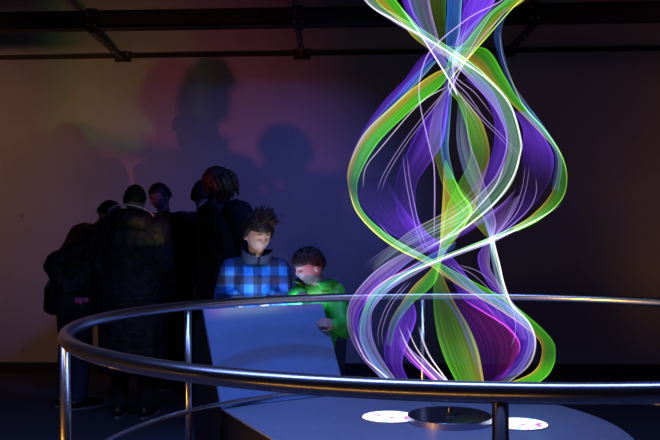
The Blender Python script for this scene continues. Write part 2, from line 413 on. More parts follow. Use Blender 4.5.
# A. white-green ribbon: from upper left, across the crossing, out to the right, back to lower left
film('white', [(330, -95, 322, -88, 0, 0), (337, -50, 345, -52, -.2, .7), (366, 0, 372, -3, -.6, .9), (394, 22, 399, 16, -.85, 1), (418, 36, 424, 30, -1, 1), (438, 51, 446, 45, -.9, 1.1), (456, 66, 465, 58, -.8, 1.9),
  (474, 84, 487, 76, -.7, 1.0), (497, 112, 511, 104, -.4, .9), (507, 142, 521, 142, .0, .8), (498, 172, 515, 178, .4, .7), (480, 194, 497, 203, .7, .75), (455, 215, 468, 227, .9, .7), (425, 232, 436, 246, .8, .3), (398, 248, 404, 266, .6, .2), (372, 268, 380, 287, .3, .1)])
# B. green ribbon: upper right, crossing, far left arc, back through lower crossing to lower right
film('green', [(585, -90, 578, -80, 0, 0), (566, -40, 548, -38, .3, .8), (526, 0, 506, 1, .6, 1), (504, 15, 489, 15, .8, .9), (483, 42, 468, 40, 1, .9), (464, 64, 450, 58, 1, .9), (438, 72, 446, 81, .9, 1.0), (414, 88, 426, 99, .8, 1.2), (394, 105, 411, 111, .6, 1.25), (364, 134, 380, 141, .3, 1.15),
  (349, 167, 362, 170, 0, .75), (349, 189, 357, 190, -.3, .4), (357, 212, 362, 210, -.5, 1.2), (376, 234, 380, 229, -.8, 1.5), (400, 251, 404, 245, -.9, 1.3), (428, 265, 433, 260, -1, .9), (460, 287, 468, 279, -.9, .7), (503, 313, 510, 303, -.6, .9), (537, 339, 549, 337, -.1, .6), (541, 357, 555, 357, .2, .5), (532, 373, 549, 374, .5, 1.2), (505, 385, 535, 386, .7, 1.2)])
# C. green ribbon: upper left, crossing, far right arc, bright lower crossing, lower left
film('green', [(318, -90, 330, -100, 0, 0), (345, -42, 364, -46, .3, .9), (376, 0, 398, 2, .6, 1.1), (399, 20, 415, 22, .8, 1.2), (417, 40, 433, 42, .9, .8), (440, 54, 462, 48, .9, .4), (471, 62, 488, 50, .8, .6), (490, 82, 506, 78, .7, .8), (508, 100, 519, 100, .5, .85), (540, 133, 547, 132, .3, .9), (557, 154, 562, 156, .1, .55),
  (557, 178, 567, 180, -.2, .3), (549, 198, 561, 202, -.5, .45), (532, 216, 539, 221, -.7, 1.0), (513, 229, 517, 232, -.9, 1.4)])
film('white', [(556, 208, 554, 205, -.5, 0), (538, 220, 535, 216, -.6, .3), (515, 232, 512, 228, -.8, 1.4), (492, 243, 490, 238, -.9, 2.8), (462, 254, 459, 250, -1, 1.5), (431, 266, 429, 261, -1, 1.4), (413, 276, 410, 270, -.9, 1.3), (394, 287, 389, 278, -.7, 1.15), (379, 301, 371, 292, -.5, 1.0), (371, 316, 363, 312, -.3, .7), (372, 337, 360, 337, 0, .5), (383, 362, 371, 362, .3, .6), (399, 384, 390, 384, .5, .9)])
# D. violet: crossing, left inside, back across to lower right
film('violet', [(446, 76, 455, 76, .2, .4), (441, 100, 449, 104, .3, 1.3), (425, 120, 447, 122, .4, 1.35), (408, 150, 441, 147, .5, .8), (396, 180, 418, 182, .5, .25), (396, 208, 416, 208, .3, .45), (404, 226, 422, 226, 0, .9), (420, 246, 434, 240, -.3, .7), (446, 272, 456, 262, -.5, .7), (466, 303, 476, 287, -.5, 1.0), (500, 322, 506, 305, -.3, 1.4), (518, 342, 532, 330, 0, 1.3), (514, 362, 533, 348, .3, 1.0), (488, 384, 520, 374, .5, .7)])
# E. violet: upper right, left outside
film('violet', [(520, -60, 560, -60, -.3, .3), (470, 0, 496, 0, -.5, 1.1), (462, 30, 478, 22, -.6, 1.0), (448, 48, 458, 44, -.7, .7), (424, 56, 432, 60, -.6, .8), (405, 80, 412, 84, -.5, 1.0), (384, 102, 390, 105, -.3, .9), (362, 132, 366, 134, 0, .6), (349, 160, 352, 162, .2, .3)])
film('blue', [(432, 58, 437, 62, -.5, .8), (411, 80, 417, 84, -.4, 1.2), (391, 102, 396, 105, -.2, .9), (366, 130, 369, 133, 0, .5), (352, 155, 354, 157, .1, .2)])
# F. lilac ribbon: lower left sweep
film('lilac', [(512, 200, 516, 190, .5, .3), (492, 216, 499, 207, .7, 1.3), (466, 234, 473, 224, .9, .8), (440, 246, 444, 235, .8, .8), (415, 258, 418, 247, .6, 1.0), (392, 277, 388, 262, .4, 1.4), (372, 296, 366, 280, .2, 1.4), (358, 316, 349, 304, 0, 1.0), (360, 338, 348, 330, -.2, .6), (372, 357, 361, 357, -.4, .8), (396, 384, 386, 384, -.5, 1.1)])
film('blue', [(455, 248, 456, 242, .3, .5), (425, 264, 427, 257, .2, 1.0), (400, 281, 400, 274, 0, 1.3), (380, 299, 377, 291, -.2, 1.0), (367, 320, 361, 315, -.3, .6), (366, 342, 360, 342, -.4, .5), (386, 374, 378, 374, -.5, .9), (396, 384, 390, 385, -.5, .7)])
# G. blue / white: crossing, right of axis, bright right crossing, lower right loop
film('blue', [(450, 88, 453, 88, .4, .6), (444, 125, 450, 127, .5, 1.1), (441, 150, 449, 152, .5, .8), (446, 180, 455, 180, .4, .4)])
film('pale', [(459, 100, 466, 104, .6, .3), (457, 140, 470, 140, .7, .8), (464, 172, 480, 170, .6, .8), (477, 200, 489, 198, .4, .9), (486, 228, 496, 222, .1, 1.3), (490, 240, 494, 238, 0, 4.0), (492, 262, 499, 261, -.2, 1.6), (497, 284, 503, 283, -.4, 1.5), (505, 302, 509, 299, -.5, 1.5), (522, 324, 527, 320, -.3, 1.3), (528, 342, 535, 342, 0, 1.0), (520, 364, 527, 366, .3, .7), (498, 384, 504, 385, .5, .6)])
film('lime', [(489, 241, 494, 239, 0, 2.2), (496, 266, 499, 265, -.2, 1.4), (501, 285, 504, 283, -.4, 1.5), (504, 300, 507, 298, -.5, 1.2)])
film('lilac', [(484, 212, 520, 196, -.2, .2), (486, 226, 508, 220, -.1, .8), (489, 238, 496, 236, 0, 1.5), (478, 256, 492, 246, .2, .9), (482, 274, 490, 268, .2, 1.0), (495, 294, 502, 289, .1, 1.0), (512, 318, 518, 312, 0, .8), (519, 340, 526, 340, .1, .5)])
# H. lime: inner ribbon, S through the lower crossing, opening to the wedge at the foot
film('lime', [(452, 88, 455, 87, -.3, .6), (462, 112, 472, 108, -.5, 1.1), (468, 134, 484, 127, -.6, 1.0), (470, 160, 490, 156, -.6, .5), (455, 190, 482, 186, -.5, .5), (446, 210, 474, 210, -.3, .8), (442, 234, 460, 234, 0, .9), (437, 262, 441, 262, .3, .8), (433, 296, 451, 296, .5, .35), (436, 330, 468, 326, .6, .45), (444, 358, 478, 352, .6, .9), (457, 385, 484, 385, .5, 1.2)])
film('olive', [(447, 82, 450, 83, .6, .6), (434, 112, 443, 114, .7, .9), (430, 140, 442, 142, .7, 1.1), (437, 165, 446, 165, .6, 1.0), (444, 187, 458, 185, .5, 1.2), (460, 208, 474, 204, .3, 1.2), (478, 228, 487, 222, .1, 1.6), (490, 241, 494, 238, 0, 1.4)])
film('green', [(444, 168, 446, 160, -.2, .6), (443, 196, 460, 190, -.2, .95), (441, 225, 472, 213, -.1, 1.0), (439, 250, 449, 246, 0, .8), (432, 268, 441, 262, .1, .8), (414, 286, 434, 284, .3, .75), (402, 302, 412, 304, .4, .5), (390, 322, 396, 326, .4, .25), (386, 345, 391, 347, .4, .15)])
film('olive', [(470, 205, 476, 212, .7, .5), (440, 216, 442, 228, .8, 1.1), (412, 230, 418, 240, .7, 1.2), (392, 246, 396, 252, .5, .8), (374, 263, 376, 267, .3, .4)])
# I. bands that come down from above into the upper crossing
film('pale', [(398, -70, 420, -70, .3, .3), (409, 0, 430, 0, .2, .85), (423, 32, 438, 34, .1, .9), (436, 58, 446, 60, 0, 1.0), (449, 80, 454, 78, -.1, 1.1), (456, 96, 458, 95, -.2, .5)])
film('blue', [(445, -70, 470, -70, .4, .4), (448, 0, 463, 0, .3, 1.1), (447, 30, 461, 30, .2, .9), (447, 54, 457, 54, .1, .7), (446, 76, 453, 76, 0, .4)])
film('violet', [(462, -70, 510, -70, .6, .4), (464, 0, 497, -2, .5, 1.2), (460, 26, 482, 20, .5, 1.1), (457, 48, 467, 44, .4, .9), (452, 66, 458, 64, .3, .5)])
film('olive', [(425, -70, 452, -70, .5, .3), (429, 0, 447, 0, .4, .8), (434, 28, 447, 28, .3, .5), (443, 54, 448, 56, .2, .3)])
film('violet', [(390, -70, 402, -70, -.2, .4), (403, 0, 411, 0, -.3, 1.4), (413, 22, 420, 22, -.4, 1.1), (424, 44, 431, 42, -.4, .8), (442, 68, 448, 64, -.4, .6)])
film('pale', [(505, 0, 518, -2, .2, .3), (480, 18, 496, 12, .1, .8), (462, 38, 484, 28, 0, .9), (455, 56, 470, 52, 0, .9), (450, 76, 456, 74, 0, .9), (447, 92, 450, 92, 0, .4)])
film('blue', [(505, 8, 510, 8, .6, .3), (495, 34, 502, 32, .6, .4), (500, 58, 506, 60, .5, .35), (512, 88, 516, 90, .4, .5), (530, 116, 536, 116, .3, 1.1), (548, 140, 554, 142, .1, 1.0), (556, 160, 562, 162, 0, .5), (552, 190, 559, 192, -.2, .3)])
film('violet', [(515, 112, 528, 112, .3, .6), (523, 130, 546, 140, .3, 1.1), (523, 150, 554, 160, .2, .6), (522, 178, 548, 186, .1, .08), (512, 210, 526, 214, 0, .3), (494, 236, 502, 236, 0, .7)])
film('violet', [(466, 80, 474, 72, -.3, .6), (484, 96, 492, 90, -.2, 1.2), (494, 118, 504, 116, 0, 1.1), (494, 146, 508, 142, .2, .9), (484, 172, 500, 172, .3, .7), (470, 190, 486, 190, .4, .3)])
film('magenta', [(440, 296, 466, 290, .7, .3), (456, 316, 500, 318, .7, 1.0), (466, 340, 518, 340, .6, 1.0), (474, 362, 515, 360, .5, .7), (482, 384, 500, 384, .4, .4)])
film('violet', [(404, 300, 412, 298, .7, .4), (392, 320, 416, 318, .7, .9), (384, 344, 408, 342, .6, 1.0), (386, 366, 402, 364, .5, .7), (396, 385, 410, 385, .4, .6)])
film('lilac', [(396, 340, 400, 336, -.2, .4), (406, 358, 413, 352, -.3, 1.2), (424, 374, 432, 368, -.4, 1.8), (436, 385, 444, 383, -.5, 1.8)])
film('violet', [(352, 300, 372, 318, -.4, .2), (350, 322, 372, 334, -.5, .45), (358, 345, 376, 350, -.5, .4), (372, 366, 388, 368, -.5, .3)])
film('violet', [(352, 180, 385, 176, .5, 0), (366, 210, 400, 202, .4, .25), (386, 230, 414, 222, .3, .7), (410, 244, 430, 236, .2, .6), (440, 256, 452, 246, .1, .3)])
# threads
thread('white', [(336, -50, -.3, .5), (366, 0, -.6, 1), (394.5, 20, -.85, 1), (418, 33.6, -1, 1), (438, 45.5, -.95, 1), (460, 60, -.8, 1), (487, 79, -.65, .8), (510, 105, -.4, .8), (521, 140, 0, .8), (520, 156, .15, .8), (513, 178, .4, .9), (495, 203, .7, 1), (465, 228, .9, .9), (438, 243, .9, .6), (400, 262, .6, .3)], 1.7)
thread('lilac', [(540, -30, -.2, .6), (504, 0, -.4, 1), (476, 14.5, -.6, 1), (458, 27, -.7, 1), (440, 42, -.8, 1), (427, 58, -.8, .9), (420, 83, -.7, .8), (421, 107, -.6, .8), (430, 148, -.4, .9), (434.5, 170, -.2, .9), (434.5, 220, .1, .8), (433, 255, .3, .4)], 1.2)
thread('white', [(449, 86, .7, 1), (420, 104, .6, .6), (382, 147, .3, .5), (366, 168, .1, .35), (363, 190, -.1, .15)], 1.0)
for dx, g in ((0, .45), (4, .4)):
    thread('lilac', [(449, 88, .6, .8), (425 + dx, 115, .5, g), (402 + dx, 145, .3, g), (384 + dx, 174, .1, g * .8), (377 + dx, 193, 0, .1)], 1.0)
    thread('lilac', [(403 + dx, 152, .6, .15), (406 + dx, 180, .6, .5), (413 + dx, 216, .5, .6), (419 + dx, 238, .4, .4), (428 + dx, 256, .3, .2)], 1.1)
    thread('lilac', [(455 + dx, 90, -.5, .6), (480 + dx, 118, -.3, .5), (500 + dx, 138, -.1, .4), (519 + dx, 160, .1, .15)], .9)
    thread('lilac', [(526 + dx, 165, .2, .15), (522 + dx, 190, .1, .35), (512 + dx, 215, .05, .6), (493, 239, 0, .8)], 1.0)
    thread('lilac', [(374 + dx, 222, -.3, .3), (388 + dx, 238, -.4, .6), (408 + dx, 250, -.5, .7), (428 + dx, 262, -.5, .5), (450 + dx, 283, -.4, .3)], .9)
    thread('lilac', [(408 + dx, 281, .2, .5), (388 + dx, 304, .2, .5), (378 + dx, 330, .2, .3), (379 + dx, 348, .2, .12)], .9)
    thread('white', [(398 + dx * 2, 326, -.3, .3), (409 + dx * 2, 350, -.4, .7), (424 + dx * 2, 368, -.5, 1), (441 + dx * 2, 385, -.5, 1.1)], 1.1)
thread('white', [(418, 326, -.5, .3), (427, 352, -.5, .7), (440, 372, -.5, 1), (450, 385, -.5, 1)], 1.6)
thread('lilac', [(536, 176, 0, .1), (536, 195, -.1, .4), (526, 213, -.2, .5), (498, 237, -.2, .8)], 1.0)
thread('lime', [(505, 62, .6, .4), (522, 103, .4, .8), (546, 132, .25, 1), (562, 157, .05, .8), (567, 180, -.2, .35), (561, 201, -.5, .4), (538, 220.5, -.7, .9), (493, 240, -.9, 1.3)], 1.0)
thread('lime', [(349, 188, -.3, .5), (357, 212, -.5, 1), (378, 235, -.8, 1), (402, 251, -.9, .8), (430, 264, -1, .5)], 1.2)
thread('lime', [(535, -10, .3, .8), (514, 8, .6, 1), (484, 41.5, 1, 1), (464, 64, 1, 1), (449, 85, .8, 1), (458, 102, .6, .4)], 1.2)
thread('lilac', [(500, 30, .5, .3), (503, 56, .5, .5), (513, 84, .4, .3), (530, 108, .3, .2)], .9)
thread('white', [(493, 241, 0, 1.3), (499, 264, -.2, 1.2), (504, 286, -.4, 1.2), (512, 306, -.5, 1.1), (529, 324, -.3, .9), (535, 344, 0, .6), (528, 366, .3, .4), (505, 385, .5, .3)], 1.6)
thread('lilac', [(493, 241, 0, .9), (496, 264, .1, .7), (506, 290, .1, .8), (514, 316, .1, .7), (515, 334, .1, .5), (510, 350, .2, .2)], .9)
thread('white', [(562, 205, -.5, .2), (530, 224, -.7, .9), (493, 240, -.9, 1.4), (460, 252, -1, 1.3), (430, 264, -1, 1.2), (405, 275, -.8, 1), (380, 292, -.5, .7)], 1.3)
thread('white', [(352, 330, -.2, .3), (364, 357, -.4, .7), (380, 372, -.5, .9), (394, 384, -.5, 1)], 1.1)
bm = bmesh.new()
cord = [(447, 411, 0), (425, 400, -.3), (394, 384, -.5), (364, 357, -.4), (352, 330, -.2), (358, 300, 0), (400, 262, .6), (438, 243, .9), (465, 228, .9), (495, 203, .7), (513, 178, .4), (520, 156, .15), (510, 105, -.4), (487, 79, -.65), (460, 60, -.8), (418, 33.6, -1), (366, 0, -.6), (336, -50, -.3), (380, -110, .1), (449, -165, 0)]
tube(bm, [at(x, y, SD + d * .42) - base for x, y, d in cat(cord, 8)], .0009, 6); obj('cord', bm, M['beam'], sc_)
for q in range(5):
    thread('blue' if q % 2 else 'lilac', [(496 - q * 3, 196 - q * 4, .6, .1), (468 - q * 3, 218 - q * 3, .7, .55), (430 - q * 3, 236 - q * 2, .7, .5), (396 - q * 2, 252 - q, .5, .4), (366 - q * 2, 277 - q * 2, .3, .0)], .8)
thread('white', [(400, 6, -.4, .4), (418, 30, -.5, .8), (436, 58, -.5, 1), (453, 86, -.4, 1.2), (459, 98, -.4, .5)], 1.3)
thread('lilac', [(505, 14, -.2, .5), (484, 36, -.3, .7), (466, 62, -.4, .9), (453, 86, -.4, 1.1), (448, 98, -.4, .4)], 1.2)
for q in range(3):
    thread('lilac', [(470 - q * 4, 18 + q * 5, -.3, .3), (462 - q * 3, 44 + q * 2, -.4, .6), (454, 80 - q * 3, -.4, .9), (462 + q * 7, 98 - q * 2, -.3, .6), (478 + q * 9, 124 - q * 2, -.2, .3)], .9)
thread('magenta', [(462, 299, -.3, .4), (486, 314, -.3, .9), (507, 328, -.2, .9), (519, 344, 0, .5), (517, 358, .2, .3)], 1.2)
thread('magenta', [(428, 259, .6, .4), (398, 274, .4, .9), (376, 288, .2, .9), (362, 304, 0, .5)], 1.0)
thread('magenta', [(402, 348, -.3, .4), (416, 364, -.4, .9), (436, 382, -.5, 1.1), (440, 385, -.5, 1)], 1.2)
thread('white', [(506, 160, .3, .4), (496, 186, .5, .7), (474, 212, .7, .9), (448, 236, .8, .7), (424, 250, .7, .4)], 1.1)
for q in range(4):
    thread('lilac', [(440 + q * 6, 262 + q, -.1, .5), (462 + q * 6, 282 - q * 3, -.1, .45), (486 + q * 4, 306 - q * 5, 0, .35), (506 + q * 3, 334 - q * 4, .1, .15)], .8)

# ------------------------------------------------------------------ people
def head_point(d):
    """surface of a head for direction d (x side, -y face, z up), head centre at 0, about 0.23 m tall"""
    x, y, z = d; f = -y
    w, dp, h = .074, .094, .115
    if z < 0:
        k = (-z) ** 1.6
        w *= 1 - .34 * k; dp *= 1 - .10 * k
    p = Vector((x * w, y * dp, z * h))
    if y > 0: p.y *= 1.05 - .12 * max(0, -z)
    if y > 0 and z < -.3: p.y *= 1 - .45 * min(1, (-z - .3) * 1.6)      # nape
    if f > 0:
        g = lambda u, s: math.exp(-(u / s) ** 2)
        p.y -= .023 * g(x, .12) * (g(z + .20, .12) * 1.0 + g(z - .0, .17) * .45)
        p.y += .015 * (g(x - .36, .17) + g(x + .36, .16)) * g(z - .04, .11)
        p.y -= .007 * g(abs(x) - .34, .22) * g(z - .22, .08)
        p.y -= .006 * g(x, .20) * (g(z + .50, .06) + .9 * g(z + .60, .05))
        p.y -= .012 * g(x, .28) * g(z + .86, .16)
        p.y += .004 * g(x, .30) * g(z + .72, .06)
        p.y -= .004 * (g(abs(x) - .48, .16)) * g(z + .16, .14)
    return p
def sphere_dirs(nu=44, nv=30):
    rows = []
    for j in range(nv + 1):
        th = math.pi * j / nv
        rows.append([Vector((math.sin(th) * math.cos(2 * math.pi * i / nu), math.sin(th) * math.sin(2 * math.pi * i / nu), math.cos(th))) for i in range(nu)])
    return rows
def shell(bm, fn, nu=44, nv=30):
    rows = sphere_dirs(nu, nv); V = []
    for j, r in enumerate(rows):
        V.append([bm.verts.new(fn(r[0]))] if j in (0, nv) else [bm.verts.new(fn(d)) for d in r])
    for j in range(nv):
        A, B = V[j], V[j + 1]
        for i in range(nu):
            k = (i + 1) % nu
            if len(A) == 1: bm.faces.new((A[0], B[i], B[k]))
            elif len(B) == 1: bm.faces.new((A[i], B[0], A[k]))
            else: bm.faces.new((A[i], B[i], B[k], A[k]))
def sstep(a, b, x):
    t = max(0, min(1, (x - a) / (b - a))); return t * t * (3 - 2 * t)

def hand(bm, wrist, fwd, up, side, s, curl):
    """palm, four unequal fingers and a thumb; up = back of the hand"""
    fwd = Vector(fwd).normalized(); up = Vector(up); up = (up - fwd * up.dot(fwd)).normalized(); lat = fwd.cross(up) * side
    W = Vector(wrist)
    P = lambda a, b, c: W + (fwd * a + lat * b + up * c) * s
    for b in (-.028, -.009, .010, .028): bone(bm, P(.012, b * .7, 0), P(.080, b, .002), .013 * s, .0115 * s, 10)
    for b, ln, r in ((-.030, .062, .0075), (-.010, .078, .0085), (.010, .085, .0085), (.030, .074, .0085)):
        a, c, ang = .082, .002, 0.
        pts = [P(a, b, c)]
        for k, part in enumerate((.45, .30, .25)):
            ang += curl * (.8 if k == 0 else 1.0)
            a += math.cos(ang) * ln * part; c -= math.sin(ang) * ln * part
            pts.append(P(a, b * (1 + .04 * k), c))
        chain(bm, pts, [r * s, r * s * .95, r * s * .88, r * s * .75])
    chain(bm, [P(.018, .026, -.006), P(.050, .050, -.014), P(.078, .058, -.022), P(.098, .054, -.030)], [.013 * s, .0105 * s, .0095 * s, .008 * s])

PEOPLE = []
def person(label, base, yaw, H, lean=0., head_pitch=0., head_yaw=0., head_fwd=0., kid=False, joints=None, skin='skin', voxel=.006,
           top='black', top_fat=1.0, top_len=.80, legs='dark_trousers', hair='short', hair_mat='hair', group=None, curl=.5, hands_up=None, folds=.006, side_lean=0.):
    k = H / 1.75
    t = thing('person', label, 'person', base, yaw, group)
    hs = k if not kid else .97 * (H / 1.46) ** .45
    J = dict(pelvis=(0, 0, .95), waist=(0, 0, 1.10), chest=(0, .01, 1.29), neck=(0, .02, 1.47), head=(0, -.012, 1.635))
    for s, n in ((-1, 'R'), (1, 'L')):
        J['sh' + n] = (s * .175, .02, 1.41); J['el' + n] = (s * .235, .03, 1.13); J['wr' + n] = (s * .225, -.10, .92)
        J['hip' + n] = (s * .09, 0, .92); J['kn' + n] = (s * .10, -.02, .50); J['an' + n] = (s * .105, .02, .085); J['toe' + n] = (s * .12, -.13, .035)
    J = {a: Vector(b) * k for a, b in J.items()}
    if kid: J['head'].z = H - .115 * hs; J['neck'].z = J['head'].z - .155 * hs
    rot = Matrix.Rotation(-lean, 3, 'X') if False else Matrix.Rotation(lean, 3, 'X')
    rot = Matrix.Rotation(side_lean, 3, 'Y') @ rot
    piv = J['pelvis'].copy()
    for a in J:
        if a[:2] in ('wa', 'ch', 'ne', 'he', 'sh', 'el', 'wr'): J[a] = piv + rot @ (J[a] - piv)
    J['head'] += Vector((0, -head_fwd, 0))
    inv = Matrix.Rotation(-yaw, 3, 'Z')
    for a, b in (joints or {}).items(): J[a] = inv @ (Vector(b) - Vector(base))         # a joint given in the room
    HM = Matrix.Translation(J['head']) @ Euler((head_pitch, 0, head_yaw), 'XYZ').to_matrix().to_4x4() @ Matrix.Diagonal((hs, hs, hs, 1))
    HM = Matrix.Translation(J['head']) @ (Matrix.Rotation(head_yaw, 4, 'Z') @ Matrix.Rotation(head_pitch, 4, 'X')) @ Matrix.Diagonal((hs, hs, hs, 1))
    # ---- body: one continuous surface
    bm = bmesh.new()
    shell(bm, lambda d: HM @ head_point(d))
    for s in (-1, 1):
        e = HM @ Vector((s * .077, .012, -.008)); ball(bm, e, (.010 * hs, .018 * hs, .031 * hs), 8, HM.to_3x3().normalized() @ Matrix.Rotation(s * .35, 3, 'Z'))
    bone(bm, J['neck'], HM @ Vector((0, .015, -.06)), .056 * k, .050 * hs)
    w = .86 if kid else 1.
    def sec(a, rx, ry): return (J[a], rx * k * w, ry * k * w)
    for a, b, ra, rb in (('pelvis', 'waist', (.155, .105), (.14, .095)), ('waist', 'chest', (.14, .095), (.155, .105)), ('chest', 'neck', (.155, .105), (.075, .065))):
        for q in range(6):
            f = q / 5; c = J[a].lerp(J[b], f)
            ball(bm, c, ((ra[0] + (rb[0] - ra[0]) * f) * k * w, (ra[1] + (rb[1] - ra[1]) * f) * k * w, .07 * k), 8)
    for n, s in (('R', -1), ('L', 1)):
        bone(bm, J['neck'].lerp(J['chest'], .35), J['sh' + n], .06 * k, .052 * k)
        chain(bm, [J['sh' + n], J['sh' + n].lerp(J['el' + n], .4), J['el' + n], J['el' + n].lerp(J['wr' + n], .3), J['wr' + n]], [.052 * k, .047 * k, .038 * k, .039 * k, .026 * k])
        d = (J['wr' + n] - J['el' + n]).normalized(); upv = Vector((s * .9, 0, .4)); fw = d
        if hands_up and n in hands_up: fw, upv = [inv @ Vector(q) for q in hands_up[n]]
        hand(bm, J['wr' + n], fw, upv, -s, k * .98 if not kid else k * 1.02, curl)
        chain(bm, [J['pelvis'].lerp(J['hip' + n], .5), J['hip' + n], J['hip' + n].lerp(J['kn' + n], .5), J['kn' + n], J['kn' + n].lerp(J['an' + n], .3), J['an' + n]],
              [.085 * k, .085 * k, .072 * k, .052 * k, .054 * k, .036 * k])
        bone(bm, J['an' + n] - Vector((0, -.02 * k, .03 * k)), J['toe' + n], .036 * k, .028 * k)
    me = fuse(bm, voxel, 3)
    body = link('body', me, [M[skin], M['lip'], M['brow'], M['eye']], t)
    HI = HM.inverted()
    for p in me.polygons:
        q = HI @ p.center
        if q.y > -.05 or abs(q.z) > .12: continue
        if abs(q.x) < .021 - abs(q.z + .0625) * .6 and abs(q.z + .0625) < .0062: p.material_index = 1
    for nm, z0, arc, r_, x0, x1, off in (('eyebrow', .235, .07, .0022, .14, .56, .0022), ('eyelashes', .015, -.05, .0017, .17, .52, .0012)):
        for s_ in (-1, 1):
            pts = []
            for q in range(7):
                f = q / 6; xx = s_ * (x0 + (x1 - x0) * f); zz = z0 + arc * math.sin(math.pi * f) - .05 * f
                p = head_point(Vector((xx, -math.sqrt(max(.01, 1 - xx * xx - zz * zz)), zz))); pts.append(HM @ (p + p.normalized() * off))
            bm = bmesh.new(); tube(bm, pts, [r_ * v * hs for v in (.6, 1, 1.1, 1.1, 1, .8, .4)], 6); obj(nm, bm, M['brow'], t, True)
    # ---- trousers and shoes
    bm = bmesh.new()
    ball(bm, J['pelvis'], (.172 * k * w, .122 * k * w, .11 * k), 10)
    for n in 'RL':
        chain(bm, [J['hip' + n], J['kn' + n], J['an' + n] + Vector((0, 0, .01))], [.102 * k, .078 * k, .064 * k])
    link('trousers', fuse(bm, .012 * max(k, .8), 2, (.006, 9, .6)), M[legs], t)
    for n in 'RL':
        bm = bmesh.new(); a, b = J['an' + n], J['toe' + n]
        d = (b - a); d.z = 0; d.normalize(); heel = a - d * .045 * k; heel.z = .045 * k
        chain(bm, [heel, a.lerp(b, .45) - Vector((0, 0, .01 * k)), Vector((b.x, b.y, .040 * k)) + d * .02 * k], [.042 * k, .046 * k, .037 * k])
        bone(bm, a, heel, .044 * k, .042 * k)
        sh = link('shoe', fuse(bm, .007, 3), M['shoe'], t)
        for v in sh.data.vertices: v.co.z = max(v.co.z, .004)
        bm = bmesh.new(); pr = Vector((-d.y, d.x, 0))
        ol = []
        L0, L1 = heel - d * .04 * k, Vector((b.x, b.y, 0)) + d * .06 * k; LL = (L1 - L0).length
        for q in range(24):
            an = 2 * math.pi * q / 24; ca, sa = math.cos(an), math.sin(an)
            c = L0.lerp(L1, .5) + d * (LL / 2 * ca) + pr * ((.042 + .006 * ca) * k * math.copysign(abs(sa) ** .7, sa)); ol.append((c.x, c.y))
        prism(bm, ol, 0, .014); obj('sole', bm, M['sole'], sh)
    # ---- coat
    tf = top_fat
    bm = bmesh.new()
    hem = Vector((J['pelvis'].x, J['pelvis'].y, top_len * k))
    path = [(hem, .195, .15), (J['pelvis'], .19, .145), (J['waist'], .178, .135), (J['chest'], .192, .142), (J['chest'].lerp(J['neck'], .55), .165, .125), (J['neck'] + Vector((0, 0, -.01)), .092, .085)]
    for (a, rx, ry), (b, rx2, ry2) in zip(path, path[1:]):
        nb = max(7, int((b - a).length / (.022 * k)))
        for q in range(nb + 1):
            f = q / nb
            ball(bm, a.lerp(b, f), ((rx + (rx2 - rx) * f) * k * w * tf, (ry + (ry2 - ry) * f) * k * w * tf, .055 * k), 8)
    for n in 'RL':
        cuff = J['el' + n].lerp(J['wr' + n], .93)
        bone(bm, J['neck'].lerp(J['chest'], .4), J['sh' + n], .085 * k * tf, .082 * k * tf)
        chain(bm, [J['sh' + n], J['sh' + n].lerp(J['el' + n], .5), J['el' + n], J['el' + n].lerp(J['wr' + n], .5), cuff],
              [.082 * k * tf, .074 * k * tf, .066 * k * tf, .060 * k * tf, .047 * k * tf])
    coat = link('jacket', fuse(bm, .009, 3, (folds, 13, .8)), M[top], t)
    # ---- hair
    def hairf(style):
        def fn(d):
            x, y, z = d; f = -y
            p = head_point(d)
            line = {'short': .42, 'boy': .34, 'fringe': .22, 'long': .36}.get(style, .4)
            low = {'short': -.30, 'boy': -.35, 'fringe': -.12, 'long': -1.2}.get(style, -.3)
            lim = low + (line - low) * sstep(-.15, .42, f)
            if style == 'long': lim = low + (line - low) * sstep(.05, .55, f)
            g = sstep(lim - .06, lim + .14, z)
            th = {'short': .012, 'boy': .026, 'fringe': .017, 'long': .030}.get(style, .014)
            nn = p.normalized()
            jag = noise.noise(Vector((x * 9, y * 9, z * 3))) * .006
            return HM @ (p + nn * (-.012 + g * (th + .012 + jag)))
        return fn
    if hair:
        bm = bmesh.new(); shell(bm, hairf(hair), 64, 44)
        rnd = random.Random(int(H * 1000))
        if hair == 'boy':        # thick hair brushed up and to one side
            for q in range(340):
                a = rnd.uniform(0, 2 * math.pi); z = rnd.uniform(.42, .99); rr = math.sqrt(1 - z * z)
                d = Vector((rr * math.cos(a), rr * math.sin(a), z))
                if -d.y > .72: continue
                p = head_point(d) * 1.02; n_ = p.normalized(); ln = rnd.uniform(.030, .062)
                tip = p + n_ * ln * .55 + Vector((.024 + rnd.uniform(-.012, .016), -.004 + rnd.uniform(-.012, .008), ln * .75))
                cyl(bm, HM @ (p - n_ * .006), HM @ tip, .0115 * hs, .0015, 7)
        if hair == 'fringe':     # straight locks falling over the forehead and ears
            for q in range(170):
                a = rnd.uniform(0, 2 * math.pi); z0 = rnd.uniform(.35, .95); rr = math.sqrt(1 - z0 * z0)
                pts = []
                zend = rnd.uniform(.27, .44) if -math.sin(a) > .3 else (rnd.uniform(.04, .22) if -math.sin(a) > -.35 else rnd.uniform(-.35, -.1))
                for q2 in range(5):
                    zz = z0 + (zend - z0) * q2 / 4; r2 = math.sqrt(max(.02, 1 - zz * zz))
                    d = Vector((r2 * math.cos(a), r2 * math.sin(a), zz)); p = head_point(d)
                    pts.append(HM @ (p + p.normalized() * (.017 + rnd.uniform(-.001, .003))))
                tube(bm, pts, [.006, .007, .007, .005, .001], 5)
